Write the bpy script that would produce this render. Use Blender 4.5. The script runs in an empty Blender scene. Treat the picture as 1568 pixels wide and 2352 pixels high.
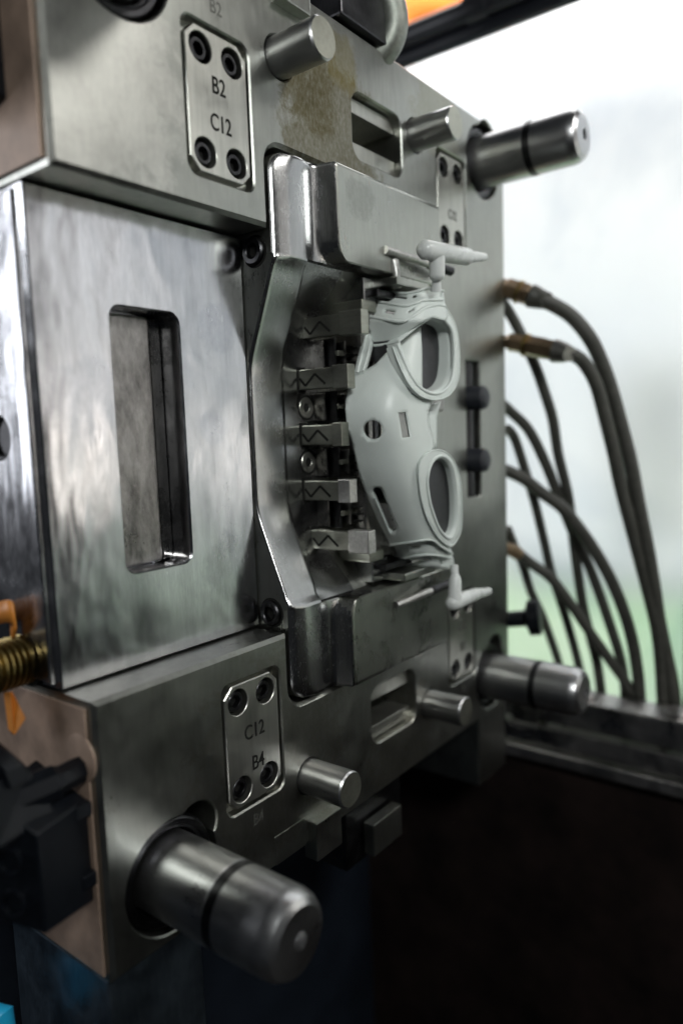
import bpy, bmesh, math, random
from mathutils import Vector, Matrix
from mathutils.geometry import delaunay_2d_cdt
random.seed(7)
S = 0.00065                      # drawing millimetres -> metres
scn = bpy.context.scene

# ------------------------------------------------------------------ camera
HEAD, PITCH, ROLL = 0.65961433, -0.10700778, -0.03620079
FPX, PW, PH = 1664.9355, 1568.0, 2352.0
FWD = Vector((math.cos(HEAD)*math.cos(PITCH), math.sin(HEAD)*math.cos(PITCH), math.sin(PITCH)))
_r = FWD.cross(Vector((0, 0, 1))).normalized(); _u = _r.cross(FWD)
RGT = _r*math.cos(ROLL) + _u*math.sin(ROLL)
UPV = -_r*math.sin(ROLL) + _u*math.cos(ROLL)
CAMP = Vector((0, -420, 0))
cam = bpy.data.cameras.new("camera"); co = bpy.data.objects.new("camera", cam)
scn.collection.objects.link(co); scn.camera = co
m = Matrix((RGT, UPV, -FWD)).transposed().to_4x4(); m.translation = CAMP*S
co.matrix_world = m
cam.sensor_fit = 'HORIZONTAL'; cam.sensor_width = 36; cam.lens = FPX/PW*36
cam.clip_start = 0.01; cam.clip_end = 50
cam.dof.use_dof = True; cam.dof.focus_distance = 0.625*0.65; cam.dof.aperture_fstop = 4.6

# ------------------------------------------------------------------ world, lamps and added light panels
w = bpy.data.worlds.new("World"); scn.world = w; w.use_nodes = True
w.node_tree.nodes["Background"].inputs[0].default_value = (0.75, 0.85, 1.0, 1)
w.node_tree.nodes["Background"].inputs[1].default_value = 0.016
scn.view_settings.view_transform = 'Standard'; scn.view_settings.look = 'None'
scn.view_settings.exposure = 0; scn.view_settings.gamma = 1

def area(name, loc, tgt, sx, sy, power, col):
    l = bpy.data.lights.new(name, 'AREA'); l.shape = 'RECTANGLE'
    l.size = sx*S; l.size_y = sy*S; l.energy = power; l.color = col
    o = bpy.data.objects.new(name, l); scn.collection.objects.link(o)
    o.location = Vector(loc)*S
    o.rotation_euler = (Vector(tgt)-Vector(loc)).to_track_quat('-Z', 'Y').to_euler()
    return o
area("hall_lamp", (1150, -1500, 1250), (480, 0, 160), 760, 360, 7.6, (1.0, 0.985, 0.95))
area("side_lamp", (-250, -980, 600), (300, 20, 60), 340, 240, 4.3, (0.97, 1.0, 0.985))
area("opposite_half_glow", (1010, -1010, 330), (380, 37, 60), 260, 520, 0.16, (1.0, 0.97, 0.93))  # added light panel in place of the lit opposite mould half
area("slide_streak_light_near", (948, -1000, -20), (290, 37, -10), 36, 300, 0.13, (1.0, 0.92, 0.82))  # added strip light, draws the bright streak at the slide's left edge
area("slide_streak_light_far", (1438, -1000, -60), (440, 37, -10), 110, 260, 0.22, (1.0, 0.90, 0.78))  # added strip light for the warm streak on the slide's right side
area("rear_lamp", (-620, 1150, 330), (265, 100, 20), 420, 900, 3.6, (0.92, 0.95, 1.0))
area("cover_fill_light", (1230, 250, 1000), (1500, 420, 900), 200, 200, 2.2, (1.0, 0.97, 0.92))  # added unseen fill that brightens the orange cover
area("daylight_outside", (2700, 600, 1900), (2700, 600, -500), 2600, 4200, 60.0, (1.0, 1.0, 1.0))

# ------------------------------------------------------------------ materials
def nt(name):
    mt = bpy.data.materials.new(name); mt.use_nodes = True
    t = mt.node_tree; b = t.nodes["Principled BSDF"]
    return mt, t, b
def N(t, typ, **kw):
    n = t.nodes.new(typ)
    for k, v in kw.items(): setattr(n, k, v)
    return n
def ramp(t, fac, stops):
    r = N(t, 'ShaderNodeValToRGB'); e = r.color_ramp.elements
    while len(e) < len(stops): e.new(0.5)
    for i, (p, c) in enumerate(stops):
        e[i].position = p; e[i].color = (c if len(c) == 4 else (*c, 1)) if isinstance(c, tuple) else (c, c, c, 1)
    t.links.new(fac, r.inputs[0]); return r.outputs[0]
def noise(t, scale, stretch=(1, 1, 1), detail=5, rough=0.6, dist=0.0):
    tc = N(t, 'ShaderNodeTexCoord'); mp = N(t, 'ShaderNodeMapping'); mp.inputs['Scale'].default_value = stretch
    n = N(t, 'ShaderNodeTexNoise'); n.inputs['Scale'].default_value = scale
    n.inputs['Detail'].default_value = detail; n.inputs['Roughness'].default_value = rough
    n.inputs['Distortion'].default_value = dist
    t.links.new(tc.outputs['Object'], mp.inputs[0]); t.links.new(mp.outputs[0], n.inputs['Vector'])
    return n.outputs['Fac']
def mixc(t, fac, a, b, blend='MIX'):
    mx = N(t, 'ShaderNodeMix', data_type='RGBA', blend_type=blend)
    for s, v in ((0, fac), (6, a), (7, b)):
        if hasattr(v, 'links') or hasattr(v, 'is_linked'): t.links.new(v, mx.inputs[s])
        else: mx.inputs[s].default_value = v if not isinstance(v, tuple) else (*v[:3], 1)
    return mx.outputs[2]
def math_(t, op, a, b=None):
    n = N(t, 'ShaderNodeMath', operation=op)
    for i, v in enumerate((a, b)):
        if v is None: continue
        if hasattr(v, 'is_linked'): t.links.new(v, n.inputs[i])
        else: n.inputs[i].default_value = v
    return n.outputs[0]
def spot(t, c, rad, edge_noise, amp, thr):
    """1 inside a blotch round point c (mm), ragged by a noise"""
    tc = N(t, 'ShaderNodeTexCoord'); d = N(t, 'ShaderNodeVectorMath', operation='DISTANCE')
    t.links.new(tc.outputs['Object'], d.inputs[0]); d.inputs[1].default_value = Vector(c)*S
    v = math_(t, 'DIVIDE', d.outputs['Value'], rad*S)
    v = math_(t, 'ADD', v, math_(t, 'MULTIPLY', math_(t, 'SUBTRACT', edge_noise, 0.5), amp))
    return ramp(t, v, [(thr-0.12, 1.0), (thr+0.12, 0.0)])

def steel(name, base=(0.42, 0.42, 0.40), rough=0.36, var=0.12, cvar=0.25, streak=(1, 1, 0.12), scale=260,
          bump=0.02, stains=(), wave=0.0, wscale=30, metallic=1.0, fine=0.6):
    mt, t, b = nt(name); b.inputs['Metallic'].default_value = metallic
    n1 = noise(t, scale, streak, 6, 0.65); n2 = noise(t, 38, (1, 1, 1), 5, 0.62, 0.6)
    n3 = noise(t, 1400, streak, 2)
    dark = tuple(c*(1-cvar) for c in base); lite = tuple(min(1, c*(1+cvar*0.55)) for c in base)
    f = math_(t, 'ADD', math_(t, 'MULTIPLY', n1, 0.55), math_(t, 'MULTIPLY', n2, 0.45))
    col = ramp(t, f, [(0.36, dark), (0.64, lite)])
    rg = N(t, 'ShaderNodeMapRange'); t.links.new(n2, rg.inputs[0])
    rg.inputs[1].default_value = 0.3; rg.inputs[2].default_value = 0.7
    rg.inputs[3].default_value = rough-var; rg.inputs[4].default_value = rough+var
    ro = math_(t, 'ADD', rg.outputs[0], math_(t, 'MULTIPLY', math_(t, 'SUBTRACT', n3, 0.5), 0.16))
    for (c, r, amp, colr, fac, dr) in stains:
        en = noise(t, 55, (1, 1, 1), 8, 0.72, 0.4)
        mk = math_(t, 'MULTIPLY', spot(t, c, r, en, amp, 0.8), fac)
        mk = math_(t, 'MULTIPLY', mk, ramp(t, noise(t, 420, (1, 1, 0.6), 4, 0.7), [(0.30, 0.45), (0.65, 1.0)]))
        col = mixc(t, mk, col, colr)
        ro = math_(t, 'ADD', ro, math_(t, 'MULTIPLY', mk, dr))
    t.links.new(col, b.inputs['Base Color']); t.links.new(ro, b.inputs['Roughness'])
    h = math_(t, 'MULTIPLY', n1, fine)
    if wave:
        h = math_(t, 'ADD', h, math_(t, 'MULTIPLY', noise(t, wscale, (1, 1, 0.5), 3, 0.5, 0.4), wave))
    bp = N(t, 'ShaderNodeBump'); bp.inputs['Strength'].default_value = bump; bp.inputs['Distance'].default_value = 0.002
    t.links.new(h, bp.inputs['Height']); t.links.new(bp.outputs[0], b.inputs['Normal'])
    return mt
def plain(name, col, rough=0.5, metallic=0.0, cvar=0.15, scale=120, bump=0.02, spec=0.5):
    mt, t, b = nt(name); b.inputs['Metallic'].default_value = metallic
    b.inputs['Specular IOR Level'].default_value = spec
    n = noise(t, scale, (1, 1, 1), 5, 0.65)
    t.links.new(ramp(t, n, [(0.3, tuple(c*(1-cvar) for c in col)), (0.7, tuple(min(1, c*(1+cvar)) for c in col))]), b.inputs['Base Color'])
    t.links.new(math_(t, 'ADD', math_(t, 'MULTIPLY', n, 0.16), rough-0.08), b.inputs['Roughness'])
    bp = N(t, 'ShaderNodeBump'); bp.inputs['Strength'].default_value = bump; bp.inputs['Distance'].default_value = 0.001
    t.links.new(n, bp.inputs['Height']); t.links.new(bp.outputs[0], b.inputs['Normal'])
    return mt

M = {}
M['plate'] = steel('ground_steel', (0.318, 0.325, 0.298), 0.34, 0.05, 0.16, (1, 1, 0.16), 240, 0.03, stains=(
    ((552, 0, 268), 84, 1.6, (0.095, 0.078, 0.032), 0.80, 0.22),
    ((515, 0, 300), 46, 1.6, (0.09, 0.075, 0.03), 0.75, 0.18),
    ((300, 0, 240), 90, 2.0, (0.62, 0.60, 0.56), 0.35, 0.06),
    ((566, 0, 340), 30, 1.5, (0.16, 0.125, 0.025), 0.65, 0.12),
    ((740, 0, 340), 60, 1.8, (0.20, 0.20, 0.13), 0.5, 0.08), ((440, 0, -270), 110, 2.2, (0.17, 0.16, 0.13), 0.5, 0.10), ((640, 0, -340), 80, 2.0, (0.16, 0.14, 0.11), 0.5, 0.10)))
M['insert'] = steel('milled_insert_steel', (0.345, 0.352, 0.32), 0.31, 0.05, 0.10, (1, 1, 0.12), 300, 0.03, stains=(
    ((560, -20, 215), 24, 1.7, (0.15, 0.16, 0.14), 0.45, 0.08),))
M['polished'] = steel('hand_polished_steel', (0.49, 0.492, 0.515), 0.21, 0.05, 0.22, (1, 1, 0.14), 150, 0.16, wave=6.0, wscale=19, fine=0.12, stains=(
    ((430, 37, 90), 26, 1.2, (0.24, 0.26, 0.31), 0.35, 0.05),
    ((418, 37, 10), 18, 1.0, (0.25, 0.27, 0.33), 0.30, 0.04),
    ((300, 37, 30), 40, 1.4, (0.32, 0.33, 0.38), 0.30, 0.06),
    ((430, 37, -110), 34, 1.4, (0.22, 0.22, 0.24), 0.35, 0.05)))
M['cast'] = steel('cast_lug_steel', (0.27, 0.285, 0.255), 0.55, 0.08, 0.3, (1, 1, 1), 200, 0.08)
M['pocketfloor'] = steel('eroded_pocket_floor', (0.27, 0.258, 0.25), 0.36, 0.10, 0.6, (1, 1, 0.4), 150, 0.5)
M['pin'] = steel('guide_pin_steel', (0.47, 0.47, 0.475), 0.33, 0.05, 0.14, (1, 0.1, 1), 240, 0.03)
M['pin_end'] = steel('turned_pin_face', (0.40, 0.40, 0.34), 0.42, 0.06, 0.15, (1, 1, 1), 300, 0.02)
M['scoop'] = steel('mirror_milled_steel', (0.36, 0.362, 0.36), 0.24, 0.05, 0.14, (1, 1, 0.25), 260, 0.035)
M['plug'] = steel('eroded_core_steel', (0.10, 0.10, 0.105), 0.5, 0.06, 0.15, (1, 1, 1), 400, 0.03)
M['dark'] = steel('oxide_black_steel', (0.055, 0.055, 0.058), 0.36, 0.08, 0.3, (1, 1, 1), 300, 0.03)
M['tagplate'] = steel('brushed_tag_steel', (0.46, 0.46, 0.42), 0.38, 0.07, 0.18, (1, 1, 0.06), 420, 0.02)
M['blade'] = steel('lifter_steel', (0.33, 0.335, 0.29), 0.38, 0.08, 0.22, (0.3, 0.3, 1), 260, 0.03)
M['blade_tip'] = steel('lifter_tip_steel', (0.58, 0.57, 0.55), 0.42, 0.1, 0.3, (1, 1, 1), 500, 0.08)
M['core'] = steel('core_steel', (0.30, 0.29, 0.275), 0.30, 0.1, 0.3, (1, 1, 0.3), 300, 0.03)
M['rail'] = steel('worn_rail_steel', (0.48, 0.46, 0.45), 0.36, 0.12, 0.45, (1, 0.25, 1), 60, 0.06)
M['bluesteel'] = steel('blued_steel', (0.24, 0.31, 0.38), 0.36, 0.06, 0.25, (1, 1, 0.2), 200, 0.02)
M['brass'] = steel('old_brass', (0.26, 0.195, 0.075), 0.36, 0.08, 0.35, (1, 1, 1), 300, 0.03)
M['copper'] = steel('fitting_bronze', (0.36, 0.26, 0.17), 0.38, 0.08, 0.3, (1, 1, 1), 200, 0.03)
M['plastic'] = plain('grey_moulded_plastic', (0.60, 0.645, 0.615), 0.36, 0, 0.03, 60, 0.01, 0.4)
M['sprue'] = plain('glossy_grey_plastic', (0.58, 0.60, 0.585), 0.28, 0, 0.03, 40, 0.0, 0.5)
M['black'] = plain('black_plastic', (0.003, 0.004, 0.006), 0.40, 0, 0.3, 300, 0.03, 0.22)
M['rubber'] = plain('black_rubber', (0.012, 0.014, 0.02), 0.5, 0, 0.2, 200, 0.03)
M['hose'] = plain('hose_rubber', (0.055, 0.055, 0.047), 0.5, 0, 0.25, 120, 0.03)
M['ink'] = plain('dark_engraving', (0.012, 0.012, 0.011), 0.8, 0, 0.3, 900, 0.02, 0.12)
M['stamp'] = plain('stamped_mark', (0.10, 0.10, 0.09), 0.5, 0.6, 0.3, 900)
M['tan'] = plain('tan_side_coat', (0.30, 0.215, 0.165), 0.5, 0.25, 0.35, 30, 0.03)
M['orange'] = plain('orange_plastic', (0.55, 0.20, 0.03), 0.45, 0, 0.1)
M['redorange'] = plain('orange_paint', (0.95, 0.24, 0.05), 0.4, 0, 0.08, 20)
M['cyan'] = plain('cyan_plastic', (0.02, 0.42, 0.70), 0.4, 0, 0.08)
M['frame'] = plain('dark_frame_paint', (0.035, 0.036, 0.042), 0.38, 0.2, 0.2, 40)
M['rust'] = plain('rusty_bed_paint', (0.013, 0.008, 0.007), 0.75, 0, 0.75, 14, 0.10, 0.2)
M['bed'] = plain('dark_oily_floor', (0.012, 0.011, 0.011), 0.6, 0, 0.4, 20, 0.05, 0.3)
M['platen'] = plain('dark_blue_platen', (0.010, 0.014, 0.022), 0.5, 0, 0.3, 20, 0.03, 0.3)
M['greypanel'] = plain('grey_blocker_paint', (0.09, 0.10, 0.09), 0.5, 0, 0.2, 12)
M['lawn'] = plain('pale_lawn', (0.17, 0.36, 0.11), 0.9, 0, 0.35, 8, 0.02, 0.1)
M['cabinet'] = plain('pale_cabinet_paint', (0.30, 0.32, 0.36), 0.5, 0, 0.06, 4)
mt, t, b = nt('bright_overcast_sky')
t.nodes.remove(b); e = N(t, 'ShaderNodeEmission'); e.inputs[1].default_value = 1.0
t.links.new(ramp(t, noise(t, 1.5, (1, 1, 1), 3, 0.5), [(0.36, (0.70, 0.76, 0.86)), (0.56, (1.0, 1.0, 1.0))]), e.inputs[0])
t.links.new(e.outputs[0], t.nodes['Material Output'].inputs[0]); M['sky'] = mt
mt, t, b = nt('hazed_acrylic'); t.nodes.remove(b)
tr = N(t, 'ShaderNodeBsdfRefraction'); tr.inputs[0].default_value = (0.98, 0.985, 0.985, 1)
tr.inputs['Roughness'].default_value = 0.42; tr.inputs['IOR'].default_value = 1.2
tl = N(t, 'ShaderNodeBsdfTranslucent'); t.links.new(ramp(t, noise(t, 4.0, (1, 1, 1), 4, 0.55, 0.5), [(0.36, (0.62, 0.67, 0.74)), (0.58, (0.97, 0.97, 0.98))]), tl.inputs[0])
mx = N(t, 'ShaderNodeMixShader')
t.links.new(ramp(t, noise(t, 3.0, (1, 1, 1), 4, 0.6), [(0.3, 0.25), (0.7, 0.5)]), mx.inputs[0])
t.links.new(tr.outputs[0], mx.inputs[1]); t.links.new(tl.outputs[0], mx.inputs[2])
t.links.new(mx.outputs[0], t.nodes['Material Output'].inputs[0]); M['acrylic'] = mt

# ------------------------------------------------------------------ helpers
COL = scn.collection
def at(px, py, y):
    """point (mm) where the sight line through a photo position meets the depth y"""
    d = RGT*((px-PW/2)/FPX) - UPV*((py-PH/2)/FPX) + FWD
    return CAMP + d*((y-CAMP.y)/d.y)
def atx(px, py, x):
    d = RGT*((px-PW/2)/FPX) - UPV*((py-PH/2)/FPX) + FWD
    return CAMP + d*(x/d.x)

class MB:
    def __init__(s): s.v = []; s.f = []
    def add(s, vs, fs):
        k = len(s.v); s.v += [Vector(p) for p in vs]; s.f += [tuple(i+k for i in f) for f in fs]; return s
    def box(s, x0, x1, y0, y1, z0, z1):
        return s.add([(x, y, z) for x in (x0, x1) for y in (y0, y1) for z in (z0, z1)],
                     [(0, 1, 3, 2), (4, 6, 7, 5), (0, 4, 5, 1), (2, 3, 7, 6), (0, 2, 6, 4), (1, 5, 7, 3)])
    def hexa(s, p):            # 8 points: bottom ring 0-3, top ring 4-7
        return s.add(p, [(3, 2, 1, 0), (4, 5, 6, 7)] + [(i, (i+1) % 4, (i+1) % 4+4, i+4) for i in range(4)])
    def lathe(s, p0, ax, prof, n=48, cap=True):
        """prof: (distance along ax, radius)"""
        p0 = Vector(p0); ax = Vector(ax).normalized()
        a = ax.orthogonal().normalized(); b = ax.cross(a)
        k = len(s.v)
        for d, r in prof:
            for i in range(n):
                th = 2*math.pi*i/n
                s.v.append(p0 + ax*d + (a*math.cos(th)+b*math.sin(th))*r)
        for j in range(len(prof)-1):
            for i in range(n):
                i2 = (i+1) % n
                s.f.append((k+j*n+i, k+j*n+i2, k+(j+1)*n+i2, k+(j+1)*n+i))
        if cap:
            s.f.append(tuple(k+i for i in reversed(range(n))))
            s.f.append(tuple(k+(len(prof)-1)*n+i for i in range(n)))
        return s
    def tube(s, pts, r, n=12, cap=True):
        pts = [Vector(p) for p in pts]; k = len(s.v); m_ = len(pts); up = None
        for i, p in enumerate(pts):
            tg = (pts[min(i+1, m_-1)] - pts[max(i-1, 0)]).normalized()
            if up is None: up = tg.orthogonal().normalized()
            up = (up - tg*up.dot(tg)).normalized(); sd = tg.cross(up)
            rr = r[i] if isinstance(r, (list, tuple)) else r
            for j in range(n):
                th = 2*math.pi*j/n; s.v.append(p + (up*math.cos(th)+sd*math.sin(th))*rr)
        for i in range(m_-1):
            for j in range(n):
                j2 = (j+1) % n; s.f.append((k+i*n+j, k+i*n+j2, k+(i+1)*n+j2, k+(i+1)*n+j))
        if cap:
            s.f.append(tuple(k+j for j in reversed(range(n)))); s.f.append(tuple(k+(m_-1)*n+j for j in range(n)))
        return s
    def ring(s, pts, r, n=10):
        pts = [Vector(p) for p in pts]; m_ = len(pts); k = len(s.v)
        c = sum(pts, Vector())/m_
        nr = Vector()
        for i in range(m_): nr += (pts[i]-c).cross(pts[(i+1) % m_]-c)
        nr.normalize()
        for i, p in enumerate(pts):
            tg = (pts[(i+1) % m_]-pts[i-1]).normalized(); sd = tg.cross(nr).normalized(); up = sd.cross(tg)
            for j in range(n):
                th = 2*math.pi*j/n; s.v.append(p + (up*math.cos(th)+sd*math.sin(th))*r)
        for i in range(m_):
            i2 = (i+1) % m_
            for j in range(n):
                j2 = (j+1) % n; s.f.append((k+i*n+j, k+i*n+j2, k+i2*n+j2, k+i2*n+j))
        return s
    def build(s, name, mat, parent=None, smooth=None, bevel=0, seg=2, recalc=True, solid=0):
        me = bpy.data.meshes.new(name)
        me.from_pydata([p*S for p in s.v], [], s.f)
        bm = bmesh.new(); bm.from_mesh(me)
        if recalc: bmesh.ops.recalc_face_normals(bm, faces=bm.faces)
        if bevel:
            ed = [e for e in bm.edges if len(e.link_faces) == 2 and e.calc_face_angle(0) > 0.5]
            bmesh.ops.bevel(bm, geom=ed, offset=bevel*S, segments=seg, profile=0.6, affect='EDGES', clamp_overlap=True)
        bm.to_mesh(me); bm.free()
        me.materials.append(M[mat])
        if smooth:
            me.polygons.foreach_set('use_smooth', [True]*len(me.polygons))
            me.set_sharp_from_angle(angle=math.radians(smooth))
        o = bpy.data.objects.new(name, me); COL.objects.link(o)
        if parent: o.parent = parent
        if solid:
            md = o.modifiers.new('thickness', 'SOLIDIFY'); md.thickness = solid*S; md.offset = -1
        return o
def thing(name, label, cat, group=None):
    o = bpy.data.objects.new(name, None); COL.objects.link(o); o.empty_display_size = 0.02
    return tag(o, label, cat, group)
def tag(o, label, cat, group=None):
    o['label'] = label; o['category'] = cat
    if group: o['group'] = group
    return o
def structure(o, label=None, cat=None):
    o['kind'] = 'structure'
    if label: o['label'] = label
    if cat: o['category'] = cat
    return o
def copy_part(o, parent, off):
    c = o.copy(); COL.objects.link(c); c.parent = parent; c.location = o.location + Vector(off)*S
    for ch in o.children:
        d = ch.copy(); COL.objects.link(d); d.parent = c
    return c

def circ(cx, cz, r, n=48, ph=0): return [(cx+r*math.cos(2*math.pi*i/n+ph), cz+r*math.sin(2*math.pi*i/n+ph)) for i in range(n)]
def rrect(x0, x1, z0, z1, r, n=6):
    out = []
    for cx, cz, a in ((x1-r, z1-r, 0), (x0+r, z1-r, 90), (x0+r, z0+r, 180), (x1-r, z0+r, 270)):
        for i in range(n+1):
            th = math.radians(a+90*i/n); out.append((cx+r*math.cos(th), cz+r*math.sin(th)))
    return out
def octa(x0, x1, z0, z1, c):
    return [(x1, z1-c), (x1-c, z1), (x0+c, z1), (x0, z1-c), (x0, z0+c), (x0+c, z0), (x1-c, z0), (x1, z0+c)]
def lobed(cx, cz, r, dx, dz, r2, n=72):
    """outline of a bore joined with a second overlapping bore"""
    out = []
    for i in range(n):
        th = 2*math.pi*i/n; ux, uz = math.cos(th), math.sin(th)
        bq = ux*dx+uz*dz; dsc = bq*bq-(dx*dx+dz*dz-r2*r2)
        q = bq+math.sqrt(dsc) if dsc > 0 else 0
        rr = max(r, q); out.append((cx+ux*rr, cz+uz*rr))
    return out
def inside(p, poly):
    x, y = p; c = False; n = len(poly); j = n-1
    for i in range(n):
        xi, yi = poly[i]; xj, yj = poly[j]
        if (yi > y) != (yj > y) and x < (xj-xi)*(y-yi)/(yj-yi)+xi: c = not c
        j = i
    return c
def offs(poly, d):
    """move a loop outwards by d (inwards if negative)"""
    n = len(poly); ar = sum(poly[i][0]*poly[(i+1) % n][1]-poly[(i+1) % n][0]*poly[i][1] for i in range(n))
    sg = 1 if ar > 0 else -1; out = []
    for i in range(n):
        p0, p1, p2 = Vector(poly[i-1]), Vector(poly[i]), Vector(poly[(i+1) % n])
        a = (p1-p0).normalized(); b = (p2-p1).normalized()
        n1 = Vector((a.y, -a.x))*sg; n2 = Vector((b.y, -b.x))*sg
        mm = n1+n2
        k = max(0.4, 1+n1.dot(n2)); q = p1 + mm*(d/k)
        out.append((q.x, q.y))
    return out
def fill(outer, holes, extra=()):
    """triangles of a flat region; returns 2d verts and faces"""
    vs = [Vector(p) for p in outer]; es = [(i, (i+1) % len(outer)) for i in range(len(outer))]
    for h in holes:
        k = len(vs); vs += [Vector(p) for p in h]; es += [(k+i, k+(i+1) % len(h)) for i in range(len(h))]
    vs += [Vector(p) for p in extra]
    ov, _, of, *_r = delaunay_2d_cdt(vs, es, [], 0, 1e-5)
    keep = []
    for f in of:
        c = sum((ov[i] for i in f), Vector((0, 0)))/len(f)
        if inside(c, outer) and not any(inside(c, h) for h in holes): keep.append(tuple(f))
    return ov, keep
def slab(mb, outer, holes, y0, y1, ch=1.0, hch=0.6, back=True):
    """plate in the xz plane: front at y0 with chamfered edges, holes = (loop, depth or None)"""
    o2 = offs(outer, -ch); h2 = [offs(h, hch) for h, _ in holes]
    ov, fs = fill(o2, h2)
    mb.add([(p.x, y0, p.y) for p in ov], fs)
    def wall(a, ya, b_, yb):
        n = len(a); mb.add([(p[0], ya, p[1]) for p in a]+[(p[0], yb, p[1]) for p in b_],
                           [(i, (i+1) % n, n+(i+1) % n, n+i) for i in range(n)])
    wall(o2, y0, outer, y0+ch); wall(outer, y0+ch, outer, y1)
    for (h, d), hh in zip(holes, h2):
        wall(hh, y0, h, y0+hch); yb = y1 if d is None else y0+d
        wall(h, y0+hch, h, yb)
        if d is not None:
            v_, f_ = fill(h, []); mb.add([(p.x, yb, p.y) for p in v_], f_)
    if back:
        v_, f_ = fill(outer, [h for h, d in holes if d is None]); mb.add([(p.x, y1, p.y) for p in v_], f_)
    return mb
def text(body, size, xs, cx, y, cz, mat, parent, name='lettering', rot=0, depth=0.25, axis='front'):
    cu = bpy.data.curves.new('txt', 'FONT'); cu.body = body; cu.size = size*S; cu.align_x = 'CENTER'; cu.align_y = 'CENTER'
    cu.extrude = depth*S; cu.offset = 0.006*size*S
    o = bpy.data.objects.new('txt', cu); COL.objects.link(o)
    dg = bpy.context.evaluated_depsgraph_get(); me = bpy.data.meshes.new_from_object(o.evaluated_get(dg))
    bpy.data.objects.remove(o); me.name = name
    mm = Matrix.Translation(Vector((cx, y, cz))*S) @ Matrix.Rotation(math.pi/2, 4, 'X') @ Matrix.Rotation(rot, 4, 'Z') @ Matrix.Diagonal((xs, 1, 1, 1))
    me.transform(mm); me.materials.clear(); me.materials.append(M[mat])
    o = bpy.data.objects.new(name, me); COL.objects.link(o); o.parent = parent
    return o
def spline(pts, k=10):
    pts = [Vector(p) for p in pts]; out = []
    for i in range(len(pts)-1):
        p0 = pts[max(i-1, 0)]; p1 = pts[i]; p2 = pts[i+1]; p3 = pts[min(i+2, len(pts)-1)]
        for j in range(k):
            u = j/k
            out.append(0.5*((2*p1)+(p2-p0)*u+(2*p0-5*p1+4*p2-p3)*u*u+(3*p1-p0-3*p2+p3)*u**3))
    out.append(pts[-1]); return out
def closed_spline(pts, k=6):
    n = len(pts); out = []
    for i in range(n):
        p0, p1, p2, p3 = (Vector(pts[(i+q) % n]) for q in (-1, 0, 1, 2))
        for j in range(k):
            u = j/k
            out.append(0.5*((2*p1)+(p2-p0)*u+(2*p0-5*p1+4*p2-p3)*u*u+(3*p1-p0-3*p2+p3)*u**3))
    return out

ZBAR = atx(890, 112, 1185).z-20
# ================================================================== the machine around the mould (setting), with added light blockers
structure(MB().box(900, 3200, -2600, 1500, -1210, -1200).build('floor', 'bed'))
structure(MB().box(-500, 900, -2600, 900, -1210, -1200).build('machine_bed', 'bed'))
structure(MB().box(300, 890, 330, 350, -399, 1300).build('platen_wall', 'platen'))
structure(MB().box(-300, 1012, 330, 350, -1200, -400).build('bed_end_wall', 'platen'))
structure(MB().box(1204, 1216, -2600, -1400, -1200, 1700).build('unseen_side_blocker', 'platen'))  # added out of view, stops sky light past the window's side
structure(MB().box(1199, 1206, -1410, -165, ZBAR, 1700).build('unseen_header_blocker', 'platen', bevel=3))  # unseen board added to keep sky light off the upper plate
structure(MB().box(1196, 1205, -640, -160, -700, -150).build('unseen_kick_blocker', 'greypanel', bevel=3))  # added out of view, darkens what the lower plate and insert reflect
structure(MB().box(1012, 1040, -2200, 349, -1200, -498).build('bed_wall', 'rust', bevel=2))
structure(MB().box(1230, 2350, -4200, 3600, -560, -550).build('lawn', 'lawn'))
structure(MB().box(4600, 4610, -4600, 4200, -900, 3600).build('sky', 'sky'))

# ================================================================== the mould half
mold = thing('injection_mold', 'large steel injection mould half with four guide pins and a central cavity', 'mould')
GP = [(322, 324), (850, 325), (322, -324), (852, -325)]
WP = [(409, 250.5), (769, 258), (412, -251.5), (774, -252)]
r_ = 18
outer = [(264, 375), (900, 375), (908, 367), (908, -375), (264, -375), (264, -172), (458, -172), (458, -222)]
outer += [(476-r_*math.cos(a), -222-r_*math.sin(a)) for a in [math.radians(q) for q in (15, 30, 45, 60, 75, 90)]]
outer += [(712, -240), (712, 240), (476, 240)]
outer += [(476-r_*math.cos(a), 222+r_*math.sin(a)) for a in [math.radians(q) for q in (75, 60, 45, 30, 15)]]
outer += [(458, 222), (458, 172), (264, 172)]
outer = outer[::-1]
holes = [(circ(322, 324, 44), 40), (lobed(850, 325, 43, 10, 30, 22), 40),
         (lobed(322, -324, 43.2, 24, 26, 20), 40), (lobed(852, -325, 43, 12, 30, 22), 40)]
for cx, cz in WP: holes.append((rrect(cx-34, cx+34, cz-55.5, cz+55.5, 9), 9))
for s in (1, -1): holes.append((rrect(580, 665, *sorted((s*260, s*321)), 14), 60))
holes.append((rrect(796, 832, -84, 84, 3), 30))
for x in (480, 693):
    for s in (1, -1): holes.append((circ(x, s*311.5, 17.2), 20))
body = slab(MB(), outer, holes, 0, 150, 3.2, 1.3).build('mold_plate', 'plate', mold, smooth=25, recalc=False)
# tan coated flanks
for s in (1, -1):
    z0, z1 = sorted((s*177, s*371))
    MB().box(261.5, 263.6, 7, 145, z0, z1).build('side_panel', 'tan', mold, bevel=0.5)
# legs of the back plate below
MB().box(265, 350, 8, 140, -640, -377).build('support_leg', 'bluesteel', mold, bevel=2)
MB().box(826, 906, 6, 140, -470, -377).build('support_leg', 'plate', mold, bevel=2)

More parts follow.
